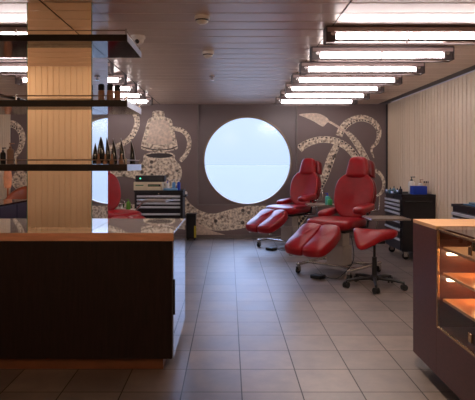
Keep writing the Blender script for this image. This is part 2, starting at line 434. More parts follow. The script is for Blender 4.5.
def shape(name, pts, m='mural_ink', lift=0, label=None, parent=None):
    sp = smooth_outline([(a, b) for a, b in pts], 64)
    mb = MB(); mb.prism(sp, lambda p: on_wall(p[0], p[1], lift), lambda p: on_wall(p[0], p[1], lift)+Vector((0, .0015, 0)))
    o = mb.build(name, m, parent or back)
    if label: o['label'] = label
    return o
ribbon('painted_tentacle', [(299, 149), (307, 143.5), (322, 139.5), (338, 142), (350, 150), (359, 163), (364, 180)], [8, 7, 6.5, 7, 7, 7, 7], label='cream tentacle arching behind the red chairs', suckers=1)
ribbon('painted_tentacle', [(339, 136), (342, 129), (349, 122), (361, 118), (373, 122), (379, 131), (377, 142), (371.5, 149), (374, 158)], [7, 7, 7, 6.5, 6, 5, 3.6, 2.6, 1], lift=.001, label='cream tentacle curled over at the top', suckers=-1)
ribbon('painted_tentacle', [(347, 132), (355, 141), (362, 152), (370, 168)], [4, 6, 6.5, 6], lift=.002, suckers=0)
ribbon('painted_tentacle', [(338, 143), (331, 158), (325, 175), (314, 195), (300, 216), (285, 232)], [6, 8, 8, 10, 13, 14], 'mural_spots', lift=.003, label='thick spotted tentacle falling to the floor', suckers=1)
ribbon('painted_tentacle', [(375, 170), (381, 175), (384, 184), (381, 193), (374, 197)], [3.4, 3.4, 3.2, 3, 2], label='small cream tentacle loop beside the front chair')
ribbon('painted_shaft', [(326, 120), (336, 125.5), (347, 133)], [2, 2.2, 2], 'mural_pale', lift=.003)
shape('painted_blade', [(299, 114.6), (309, 113.2), (320, 114), (328.5, 119.6), (325, 125), (322, 126.3), (314, 121.6), (305, 117.4)], 'mural_pale', .004, 'pale leaf shaped blade at the tentacle tip')
ribbon('painted_tentacle', [(180, 197), (187, 208), (199, 217), (215, 222), (235, 219), (258, 215), (280, 218), (300, 226)], [9, 11, 13, 17, 21, 20, 18, 14], 'mural_spots', label='thick spotted tentacle under the round window', suckers=0)
shape('painted_rock', [(190, 219), (200, 224), (213, 231), (227, 235.6), (210, 236), (190, 236)], 'mural_pale', .003, 'tan pointed shape low on the wall')
# lantern shaped jar with lid
lid = shape('painted_jar_lid', [(152.5, 112), (158, 110.6), (164, 112), (165, 117), (171.5, 120), (174.5, 132), (177.5, 145), (176, 149.5), (160, 152), (144, 150), (141, 146), (144.5, 132), (148, 120), (152, 117)], 'mural_ink', .001, 'cream painted jar lid above its jar')
shape('lid_highlight', [(152, 121), (167, 121), (170, 133), (172, 142), (160, 144.5), (147, 142), (149, 132)], 'mural_pale', .003, None, lid)
ribbon('lid_rim_line', [(141.5, 146.5), (150, 149), (160, 150), (170, 149), (177, 146.5)], [1, 1, 1, 1, 1], 'mural_dark', .0045)
jar = shape('painted_jar', [(144, 155), (150, 152.6), (160, 152), (170, 152.6), (175, 155), (175, 159), (180, 165), (182, 174), (178, 184), (170, 192), (160, 194), (148, 192), (139, 180), (138, 168), (143, 161)], 'mural_spots', .001, 'cream spotted painted jar below its lid')
shape('jar_mouth', [(146, 155.4), (152, 153.6), (160, 153.2), (168, 153.6), (173, 155.4), (168, 157.4), (160, 158), (152, 157.4)], 'mural_dark', .003, None, jar)
ribbon('painted_jar_handle', [(173, 128.5), (182, 130.5), (188, 137), (189, 146), (185.5, 155), (180, 161)], [4, 4.6, 4.6, 4.4, 4.2, 4], lift=.001, suckers=1)
ribbon('painted_tentacle', [(98, 104), (112, 101), (126, 105), (135, 114), (137, 124), (131, 137), (120, 145), (106, 149), (90, 152), (70, 150)], [6, 6, 6, 5.6, 5.4, 5.4, 5.4, 6, 6, 6], label='cream curled tentacle left of the painted jar', suckers=1)
ribbon('painted_tentacle', [(96, 176), (110, 173), (124, 172), (140, 176), (150, 186)], [10, 10, 9, 9, 8], 'mural_spots', lift=.002, label='spotted tentacle passing behind the tool chest')
ribbon('painted_tentacle', [(8, 124), (14, 124.5), (20, 130), (22.5, 139), (20, 149), (15, 157), (13, 166)], [7, 7, 6.6, 6.2, 5, 3.6, 2], label='cream tentacle curve at the far left corner', suckers=-1)
shape('painted_spray', [(13, 176), (18, 170), (25, 172), (30, 178), (27, 188), (18, 190), (12, 184)], 'mural_ink', .001)
ribbon('painted_tentacle', [(86, 206), (104, 212), (122, 209), (140, 213), (156, 222), (170, 230)], [14, 13, 12, 13, 12, 10], 'mural_spots', lift=.0015)

# ------------------------------------------------------------------ ceiling lights
def make_fixture():
    root = empty('ceiling_light', (0, 0, 0)); L, H, Dp = 1.27, .118, .13
    m = MB(); m.box(0, L, 0, Dp, H-.014, H-.001); m.box(0, L, Dp-.008, Dp, .078, H-.014); m.box(0, L, -.006, .004, H-.012, H)
    m.build('housing', 'fixture_dark', root)
    MB().box(.006, L-.006, -.004, .004, H-.044, H-.0125).build('shield_strip', 'lit_reflector_pink', root)  # added strip blocks upward light; its colour imitates the lit reflector
    r = MB(); pr = [(.008, H-.027), (.03, H-.02), (.05, H-.018), (.08, H-.02), (.1, H-.024), (Dp-.009, .09)]
    k = len(pr); r.add([(.012, a, b) for a, b in pr]+[(L-.012, a, b) for a, b in pr], [(i, i+1, k+i+1, k+i) for i in range(k-1)], True)
    r.build('reflector', 'reflector', root)
    for X in (0, L):
        e = MB(); e.box(X-.005, X+.005, -.004, Dp, 0, H-.002)
        s = 1 if X == 0 else -1
        ep = e.build('end_plate', 'fixture_dark', root)
        h = MB(); h.box(*sorted((X+s*.006, X+s*.075)), .02, .1, .012, H-.03); h.build('lamp_holder', 'holder_grey', ep, .003)
        k2 = MB(); k2.cyl((X+s*.05, .02, .062), (X+s*.05, .008, .062), .017); k2.build('holder_screw', 'chrome', ep)
    for a, b in ((.085, L/2-.008), (L/2+.008, L-.085)):
        t = MB(); t.cyl((a, .05, .052), (b, .05, .052), .0245, n=16); t.build('tube', 'tube_light', root)
    c = MB(); c.tube([(L/2, .014, .1), (L/2, .012, .055), (L/2, .03, .012), (L/2, .08, .010)], .005); c.build('clip', 'chrome', root)
    lp = MB(); lp.box(0, L, -.003, .004, -.001, .010); lp.box(0, L, Dp-.03, Dp, -.001, .008); lp.build('lower_lip', 'fixture_dark', root)
    return root
fx = make_fixture(); first = True
ords = ['nearest', 'second nearest', 'third nearest', 'middle', 'third farthest', 'second farthest', 'farthest']
for side, X in (('right', .745), ('left', -2.49)):
    for i in range(7):
        o = fx if first else copy_tree(fx); first = False
        o.location = (X, 4.13+.73*i, CEIL-.1205)
        where = 'above the red chairs on the right' if side == 'right' else 'left of the ceiling centre'
        tag(o, f'{ords[i]} lit fluorescent ceiling light of the row {where}', 'ceiling light', f'{side} row of fluorescent ceiling lights')

# downlights by the entrance, above the viewer
def downlight(x, y, label, aim, ang, watt, col=(1, .78, .58), soft=.04, group='warm downlights by the entrance'):
    r = empty('downlight', (x, y, CEIL-.012), 0, label, 'ceiling light', group)
    MB().lathe([(.035, 0), (.05, 0), (.05, .006), (.035, .006)], 20, Matrix.Identity(4)).build('rim', 'steel', r)
    MB().lathe([(.034, .001), (.034, .005)], 20).build('bulb', 'warm_lamp', r)
    ld = bpy.data.lights.new('downlight_glow', 'SPOT'); ld.energy = watt; ld.color = col; ld.spot_size = R(ang); ld.spot_blend = .6; ld.shadow_soft_size = soft
    lo = bpy.data.objects.new('downlight_glow', ld); C.objects.link(lo); lo.location = (0, 0, -.03); lo.parent = r; lo.rotation_euler = (Vector(aim)-Vector((x, y, CEIL))).to_track_quat('-Z', 'Y').to_euler()
R = math.radians
downlight(-2.65, 1.8, 'small warm downlight over the left end of the counter', (-1.9, 1.2, 1.35), 120, WARM)
downlight(-.85, 1.8, 'small warm downlight before the mirrored column', (-1.6, 1.2, 1.35), 120, WARM)
downlight(.95, 3.1, 'small warm downlight beside the glass display case', (1.15, 3.95, 0), 80, WARM*5)

downlight(.05, -.3, 'small warm downlight added in the unseen entrance passage', (.05, 1.3, 0), 115, WARM*3.0, (1, .7, .45), .15)  # added lamp out of view, lightens the ceiling and counter in front

# ceiling devices
def lathe_thing(name, loc, prof, m, label, cat, group=None, n=24):
    o = MB().lathe(prof, n).build(name, m); o.location = loc; return tag(o, label, cat, group)
def detector(loc, label):
    r = empty('smoke_detector', loc, 0, label, 'smoke detector', 'smoke detectors on the ceiling')
    MB().lathe([(.052, -.001), (.056, -.012), (.056, -.024), (.05, -.028)], 24).build('mounting_ring', 'white_plastic', r)
    MB().lathe([(.046, -.029), (.042, -.045), (.025, -.058), (.018, -.062)], 24).build('sensor_head', 'white_plastic', r)
    MB().lathe([(.0485, -.0305), (.0455, -.038)], 24).build('vent_band', 'black_plastic', r)
p = P(202, 15.5, 3.85); detector((p.x, 3.86, CEIL), 'round beige smoke detector nearer the viewer, alone on the open ceiling')
p = P(208, 51, 5.07); detector((p.x, 5.08, CEIL), 'round beige smoke detector farther back, just before the sprinkler')
p = P(212, 76, 6.5); r = empty('sprinkler_head', (p.x, 6.5, CEIL), 0, 'small sprinkler head on the ceiling before the round window', 'sprinkler')
MB().lathe([(.035, -.001), (.033, -.008), (.012, -.012)], 20).build('escutcheon', 'chrome', r)
MB().cyl((0, 0, -.012), (0, 0, -.05), .008).cyl((-.012, 0, -.02), (-.012, 0, -.052), .003).cyl((.012, 0, -.02), (.012, 0, -.052), .003).build('frame', 'chrome', r)
MB().lathe([(.03, -.052), (.03, -.055)], 20).build('deflector', 'chrome', r)
p = P(137.5, 36, 4.45); r = empty('dome_camera', (p.x, 4.47, CEIL), 0, 'white dome security camera hanging from the ceiling beside the top shelf', 'camera')
MB().lathe([(.06, -.001), (.062, -.02), (.05, -.03)], 24).build('base', 'white_plastic', r)
MB().lathe([(.05, -.031), (.046, -.05), (.034, -.064), (.01, -.07)], 24).build('dome', 'white_plastic', r)
MB().ball((0, -.04, -.054), .019).build('lens', 'black_plastic', r)

# ------------------------------------------------------------------ island counter
CT = .87; X1 = -.343; X0 = -2.95; Y0, Y1 = 3.38, 4.276
r = empty('reception_counter', ((X0+X1)/2, (Y0+Y1)/2, 0), 0, 'long near-black wooden counter with a polished speckled top, under the mirrored column', 'counter')
ox, oy = r.location.x, r.location.y
def cbx(name, x0, x1, y0_, y1_, z0, z1, m, bev=.002): return MB().box(x0-ox, x1-ox, y0_-oy, y1_-oy, z0, z1).build(name, m, r, bev)
cbx('plinth', X0+.05, X1-.075, Y0+.06, Y1-.06, 0, .084, 'toe_wood', 0)
cbx('body', X0, X1-.012, Y0+.012, Y1, .084, CT-.052, 'black_wood', 0)
cbx('front_panel', X0, X1-.014, Y0, Y0+.011, .084, CT-.054, 'black_wood')
cbx('side_panel', X1-.011, X1-.003, Y0+.004, Y1, .084, CT-.052, 'blue_glass')
cbx('top', X0, X1-.004, Y0+.006, Y1, CT-.05, CT, 'counter_stone', .0015)
cbx('top_edge', X0, X1-.004, Y0-.004, Y0+.005, CT-.05, CT-.001, 'edge_wood', .001)
cbx('end_edge', X1-.003, X1+.001, Y0, Y1, CT-.051, CT-.0005, 'blue_glass', .0005)
h = MB(); h.box(X1-.008-ox, X1+.006-ox, Y0-.002-oy, Y0+.018-oy, .36, .58); h.build('edge_handle', 'black_plastic', r, .002)

# mirrored column standing on the counter
KX0, KX1, KY0, KY1 = -1.316, -.892, 3.53, 3.995
r = empty('mirrored_column', ((KX0+KX1)/2, (KY0+KY1)/2, CT), 0, 'square column clad in mirror, rising from the counter to the ceiling', 'column')
ox, oy = r.location.x, r.location.y; hz = CEIL-CT-.004
def kbx(name, x0, x1, y0_, y1_, m): return MB().box(x0-ox, x1-ox, y0_-oy, y1_-oy, .001, hz).build(name, m, r)
kbx('core', KX0+.008, KX1-.008, KY0+.008, KY1-.008, 'dark_trim')
kbx('front_mirror', KX0+.004, KX1-.004, KY0, KY0+.006, 'bronze_mirror')
kbx('side_mirror', KX1-.006, KX1, KY0+.005, KY1-.005, 'mirror')
kbx('side_mirror', KX0, KX0+.006, KY0+.005, KY1-.005, 'mirror')
kbx('back_mirror', KX0+.004, KX1-.004, KY1-.006, KY1, 'mirror')
for x in (KX0, KX1-.004): kbx('glass_edge', x, x+.004, KY0-.001, KY0+.0045, 'green_edge')

# wall shelves wrapped round the column
SX0, SX1, SY0, SY1 = -2.6, -.642, 3.43, 3.97
def make_shelf(z, label):
    r = empty('display_shelf', (KX1, SY0, z), 0, label, 'shelf', 'dark shelves round the mirrored column')
    T = .042
    m = MB(); g = .003
    # a U round the column
    X = lambda x: x-KX1
    pts = [(SX0, SY0+.004), (SX1-.003, SY0+.004), (SX1-.003, SY1), (KX1+g, SY1), (KX1+g, KY0-g), (KX0-g, KY0-g), (KX0-g, SY1), (SX0, SY1)]
    pts = [(X(a), b-SY0) for a, b in pts]
    for a, b, c, d in ((SX0, KX0-g, SY0+.004, SY1), (KX0-g, KX1+g, SY0+.004, KY0-g), (KX1+g, SX1-.003, SY0+.004, SY1)):
        m.box(X(a), X(b), c-SY0, d-SY0, -T, 0)
    m.build('board', 'black_gloss', r)
    MB().box(X(SX0), X(SX1)-.003, 0, .0035, -T, 0).build('front_edge', 'shelf_front', r)
    MB().box(X(SX1)-.0028, X(SX1), 0, SY1-SY0, -T, 0).build('end_edge', 'edge_sky_blue', r)
    rl = MB(); zz = .028
    rl.tube([(X(SX0), .012, zz), (X(SX1)-.012, .012, zz)], .0035); rl.tube([(X(SX1)-.012, .012, zz), (X(SX1)-.012, SY1-SY0-.012, zz)], .0035)
    rail = rl.build('guard_rail', 'warm_steel', r)
    for a, b in ((X(SX1)-.012, .012), (X(SX1)-.012, SY1-SY0-.012), (X(-1.352), .012), (X(-2.1), .012)):
        MB().cyl((a, b, .0005), (a, b, zz+.01), .006).build('rail_post', 'chrome', rail)
    return r
ZS = (2.12, 1.705, 1.298)
make_shelf(ZS[0], 'topmost dark shelf round the mirrored column, empty')
make_shelf(ZS[1], 'middle dark shelf round the mirrored column, with brown bottles')
make_shelf(ZS[2], 'lowest dark shelf round the mirrored column, with black pointed bottles')

# bottles on the shelves
def shelf_x(xp, D): return (xp-VX)*D/F
def brown_bottle(xp, D, label):
    r = empty('brown_bottle', (shelf_x(xp, D), D, ZS[1]+.0006), 0, label, 'bottle', 'brown bottles on the middle shelf')
    MB().lathe([(.019, 0), (.022, .004), (.022, .07), (.02, .08), (.017, .086)], 20).build('body', 'brown_glass', r)
    MB().lathe([(.0205, .0865), (.021, .09), (.021, .118), (.015, .128), (.006, .13)], 20).build('cap', 'black_plastic', r)
    MB().lathe([(.0226, .02), (.0226, .062)], 20).build('label_band', 'tan_plastic', r)
brown_bottle(101.3, 3.62, 'leftmost of three brown bottles with black caps on the middle shelf')
brown_bottle(110.2, 3.62, 'middle of three brown bottles with black caps on the middle shelf')
brown_bottle(117.4, 3.66, 'rightmost of three brown bottles with black caps on the middle shelf')
def dark_bottle(xp, D, h, label):
    r = empty('dark_green_bottle', (shelf_x(xp, D), D, ZS[1]+.0006), 0, label, 'bottle', 'dark green bottles on the middle shelf')
    MB().lathe([(.012, 0), (.014, .004), (.014, h*.6), (.006, h*.75)], 16).build('body', 'green_dark', r)
    MB().lathe([(.006, h*.75), (.006, h*.85), (.003, h)], 16).build('nozzle', 'black_plastic', r)
mat('green_dark', (26, 40, 30), .2)
dark_bottle(95, 3.72, .125, 'slim dark bottle close to the column on the middle shelf')
# pointed black bottles: curved like a fin
def fin_bottle(xp, D, h, lean, label, pale=False):
    r = empty('pointed_bottle', (shelf_x(xp, D), D, ZS[2]+.0006), R(lean), label, 'bottle', 'black pointed bottles on the lowest shelf')
    pts = []; rad = []
    for i in range(13):
        t = i/12; pts.append((-.014*t*t+.004*t, 0, .001+t*h)); rad.append(.0005+.019*(1-t**1.9))
    MB().tube(pts, .02, 14, radii=rad).build('body', 'fin_black', r)
    st = MB(); q = [(p[0]+rad[i]*.93+.0006, -.004, p[2]) for i, p in enumerate(pts)][2:]
    st.tube(q, .0022, 6, radii=[.0034*(1-i/len(q)*.6) for i in range(len(q))]); st.build('silver_edge', 'pull_silver', r)
mat('fin_black', (12, 12, 14), .12, var=.05, coat=.5)
mat('steel_blue', (150, 170, 205), .2, metal=.8)
fb = [(95.5, 3.62, .165, 0), (102.5, 3.78, .19, 20), (108, 3.6, .178, 10), (114.5, 3.62, .172, 0), (122.3, 3.6, .172, -5), (132.5, 3.78, .165, 0)]
fl = ['leftmost black pointed bottle, against the mirror', 'black pointed bottle with a pale blue sheen, second from the mirror', 'third black pointed bottle from the mirror', 'fourth black pointed bottle from the mirror', 'fifth black pointed bottle from the mirror, by the rail corner', 'black pointed bottle standing apart at the right shelf end']
for a, l in zip(fb, fl): fin_bottle(*a, l+' on the lowest shelf')
def vial(xp, D, label):
    r = empty('small_vial', (shelf_x(xp, D), D, ZS[2]+.0006), 0, label, 'vial', 'small brown vials on the lowest shelf')
    MB().lathe([(.013, 0), (.0145, .003), (.0145, .02), (.008, .026)], 16).build('body', 'brown_glass', r)
    MB().lathe([(.0065, .0265), (.0065, .05), (.004, .066)], 12).build('cap', 'brown_glass', r)
for k, xp in enumerate((98.5, 105.3, 112, 121.5)):
    vial(xp, 3.49, ['leftmost', 'second from the left', 'third from the left', 'rightmost'][k]+' of the small brown vials before the pointed bottles')
def pump_bottle(name, loc, rb, h, body, cap, label, group=None, rz=0):
    r = empty(name, loc, rz, label, 'bottle', group)
    MB().lathe([(rb*.92, 0), (rb, .004), (rb, h*.62), (rb*.8, h*.7), (rb*.35, h*.75)], 20).build('body', body, r)
    m = MB(); m.lathe([(rb*.4, h*.755), (rb*.4, h*.83), (rb*.15, h*.84), (rb*.15, h*.95)], 14); m.box(-rb*.3, rb*1.1, -rb*.22, rb*.22, h*.95, h)
    m.build('pump', cap, r, .001)
pump_bottle('pump_bottle', (shelf_x(3, 3.6), 3.6, ZS[2]+.0006), .018, .11, 'black_plastic', 'black_plastic', 'small black pump bottle at the far left of the lowest shelf')
pump_bottle('pump_bottle', (shelf_x(10.5, 3.7), 3.7, ZS[2]+.0006), .024, .145, 'tan_plastic', 'brown_glass', 'taller tan pump bottle beside the black one on the lowest shelf')
# folded black spectacle-like display stand on the middle shelf
r = empty('black_case', (shelf_x(10, 3.75), 3.75, ZS[1]+.001), 0, 'flat black case lying on the left end of the middle shelf', 'case')
MB().box(-.19, .1, -.09, .09, 0, .022).build('base', 'black_plastic', r, .004)
lidm = Matrix.Translation((0, 0, .024)) @ Matrix.Rotation(R(12), 4, 'Y')
MB().box(-.19, .1, -.09, .09, 0, .016, lidm @ Matrix.Translation((0, 0, .021))).build('lid', 'black_plastic', r, .004)

# ------------------------------------------------------------------ tool chests
def make_chest(name='tool_chest'):
    root = empty(name); W, Dp, H = .76, .46, .887; z0 = .115
    MB().box(-W/2, W/2, -Dp/2+.012, Dp/2, z0, H-.03).build('body', 'black_paint', root, .004)
    t = MB(); t.box(-W/2-.006, W/2+.006, -Dp/2-.002, Dp/2+.002, H-.029, H-.012)
    for a in ((-W/2-.006, -W/2+.004, -Dp/2-.002, Dp/2+.002), (W/2-.004, W/2+.006, -Dp/2-.002, Dp/2+.002), (-W/2, W/2, -Dp/2-.002, -Dp/2+.008), (-W/2, W/2, Dp/2-.008, Dp/2+.002)): t.box(*a, H-.012, H)
    top = t.build('top_tray', 'black_paint', root, .002)
    MB().box(-W/2+.012, W/2-.012, -Dp/2+.03, Dp/2-.02, H-.0115, H-.009).build('rubber_mat', 'rubber', top)
    lk = MB(); lk.cyl((0, -Dp/2+.011, H-.055), (0, -Dp/2+.004, H-.055), .011); lk.build('lock', 'chrome', root)
    zt = H-.075; hs = [.055, .055, .06, .11, .11, .13, .16]
    for hgt in hs:
        d = MB().box(-W/2+.03, W/2-.03, -Dp/2-.004, -Dp/2+.0115, zt-hgt+.005, zt).build('drawer', 'black_paint', root, .002)
        b = MB(); b.box(-W/2+.04, W/2-.04, -Dp/2-.022, -Dp/2-.0045, zt-.036, zt-.006); b.build('pull', 'pull_silver', d, .004)
        zt -= hgt
    hd = MB(); hd.tube([(W/2+.001, -.17, .79), (W/2+.04, -.17, .79), (W/2+.04, .17, .79), (W/2+.001, .17, .79)], .011); hd.build('push_handle', 'black_plastic', root)
    for sx_ in (-1, 1):
        for sy_ in (-1, 1):
            cx_, cy_ = sx_*(W/2-.07), sy_*(Dp/2-.07)
            f_ = MB(); f_.box(cx_-.03, cx_+.03, cy_-.03, cy_+.03, z0-.012, z0-.001); f_.box(cx_-.022, cx_-.018, cy_-.02, cy_+.03, .04, z0-.012); f_.box(cx_+.018, cx_+.022, cy_-.02, cy_+.03, .04, z0-.012)
            fo = f_.build('caster', 'chrome', root)
            MB().cyl((cx_-.015, cy_+.008, .045), (cx_+.015, cy_+.008, .045), .0445, n=20).build('wheel', 'rubber', fo)
    return root
chest = make_chest()
CH = .887
chest.location = (2.555, 7.69, 0); chest.rotation_euler = (0, 0, -PI/2)
tag(chest, 'black tool chest against the ribbed wall beside the front red chair, blue box on top', 'tool chest', 'black tool chests with silver drawer pulls')
dup(chest, (2.55, 5.27, 0), -PI/2, 'black tool chest at the right edge, behind the glass display case')
LC = dup(chest, ((158.5-VX)*8.5/F, 8.5+.235, 0), 0, 'black tool chest facing forward under the painted jar, electronics on top')

# things on the left tool chest
lx, ly = LC.location.x, LC.location.y
CT2 = CH-.0075
def on_left(xp): return (xp-VX)*(8.66)/F
r = empty('beige_device', (on_left(149), 8.66, CT2+.003), 0, 'beige electronic device with green slots, on the left tool chest', 'device')
MB().box(-.225, .225, -.12, .12, 0, .135).build('casing', 'beige_plastic', r, .006)
mat('green_strip', (90, 130, 90), .4)
MB().box(-.195, -.07, -.124, -.1205, .072, .09).build('display_strip', 'green_strip', r)
MB().box(0, .2, -.124, -.1205, .062, .098).build('display_slot', 'dark_trim', r)
MB().box(.01, .17, -.128, -.1245, .072, .086).build('green_tape', 'green_strip', r)
r = empty('black_power_box', (on_left(151), 8.66, CT2+.1385), 0, 'flat black electronic box with a green light, stacked on the beige device', 'device')
MB().box(-.23, .23, -.12, .12, 0, .1).build('casing', 'black_plastic', r, .006)
MB().cyl((-.15, -.121, .055), (-.15, -.126, .055), .012).build('indicator_light', 'green_led', r)
MB().box(-.02, .19, -.1235, -.1205, .025, .07).build('front_panel', 'dark_trim', r)
pump_bottle('small_bottle', (on_left(167), 8.72, CT2), .03, .15, 'white_plastic', 'blue_plastic', 'white bottle with a blue top beside the black electronic box', 'bottles on the left tool chest')
pump_bottle('small_bottle', (on_left(173), 8.78, CT2), .028, .17, 'light_blue', 'white_plastic', 'pale blue bottle between two others on the left tool chest', 'bottles on the left tool chest')
pump_bottle('small_bottle', (on_left(178.5), 8.7, CT2), .026, .18, 'blue_plastic', 'white_plastic', 'blue bottle at the right end of the left tool chest', 'bottles on the left tool chest')
r = tag(MB().rbox(-.11, .11, -.04, .04, 0, .035, .008).build('blue_packet', 'light_blue'), 'low light blue packet lying before the bottles on the left tool chest', 'packet'); r.location = (on_left(171), 8.6, CT2)

# things on the right tool chest (top at CH)
def rc(xp, D, z=CT2): return Vector(((xp-VX)*D/F, D, z))
r = empty('blue_box', rc(418.5, 7.52), 0, 'bright blue box on the right tool chest', 'box')
MB().box(-.095, .095, -.07, .07, 0, .004).box(-.095, .095, -.07, -.066, .004, .115).box(-.095, .095, .066, .07, .004, .115).box(-.095, -.091, -.066, .066, .004, .115).box(.091, .095, -.066, .066, .004, .115).build('box_body', 'blue_plastic', r, .002)
MB().rbox(-.088, .088, -.063, .063, .005, .1, .01).build('contents', 'navy_paint', r)
pump_bottle('spray_bottle', rc(411.5, 7.75), .045, .24, 'white_plastic', 'black_plastic', 'white bottle with black pump left of the blue box', 'white bottles on the right tool chest')
pump_bottle('spray_bottle', rc(420.5, 7.78), .036, .2, 'white_plastic', 'brown_glass', 'white bottle with a brown top behind the blue box', 'white bottles on the right tool chest')
r = empty('acrylic_stand', rc(430, 7.6), 0, 'clear acrylic stand with black tips right of the blue box', 'stand')
MB().box(-.09, .07, -.05, -.047, 0, .15).box(-.09, .07, .047, .05, 0, .15).box(-.09, .07, -.047, .047, .15, .153).build('clear_body', 'acrylic', r)
for k in range(6): MB().cyl((-.08+.028*k, 0, .1535), (-.08+.028*k, 0, .18), .009, n=10).build('black_tip', 'black_plastic', r)
for k, (xp, D, hh, c1, lab) in enumerate((
    (387, 7.95, .07, 'steel_blue', 'short blue grey ink bottle at the far corner'), (390.5, 7.75, .085, 'teal_glass', 'teal ink bottle second from the far corner'),
    (394, 7.9, .1, 'teal_glass', 'tall teal ink bottle in the middle of the cluster'), (397.5, 7.7, .08, 'steel_blue', 'blue grey ink bottle nearer the white pump bottle'),
    (400.5, 7.62, .11, 'navy_paint', 'dark ink bottle nearest the white pump bottle'), (392.5, 7.6, .06, 'steel_blue', 'low blue grey ink pot at the front of the cluster'))):
    r = empty('ink_bottle', rc(xp, D), 0, lab+' on the right tool chest', 'bottle', 'ink bottles on the right tool chest')
    MB().lathe([(.024, 0), (.026, .004), (.026, hh*.6), (.01, hh*.72)], 14).build('body', c1, r)
    MB().lathe([(.01, hh*.725), (.01, hh*.85), (.004, hh)], 12).build('cap', 'black_plastic', r)
r = empty('blue_tray', (2.47, 5.28, CT2), 0, 'flat blue tray on the tool chest at the right edge', 'tray')
mat('tray_blue', (60, 120, 165), .4)
MB().box(-.06, .14, -.2, .3, 0, .012).build('tray_base', 'tray_blue', r, .003)
MB().rbox(-.04, .12, -.1, .22, .0125, .035, .008).build('folded_cloth', 'teal_glass', r)

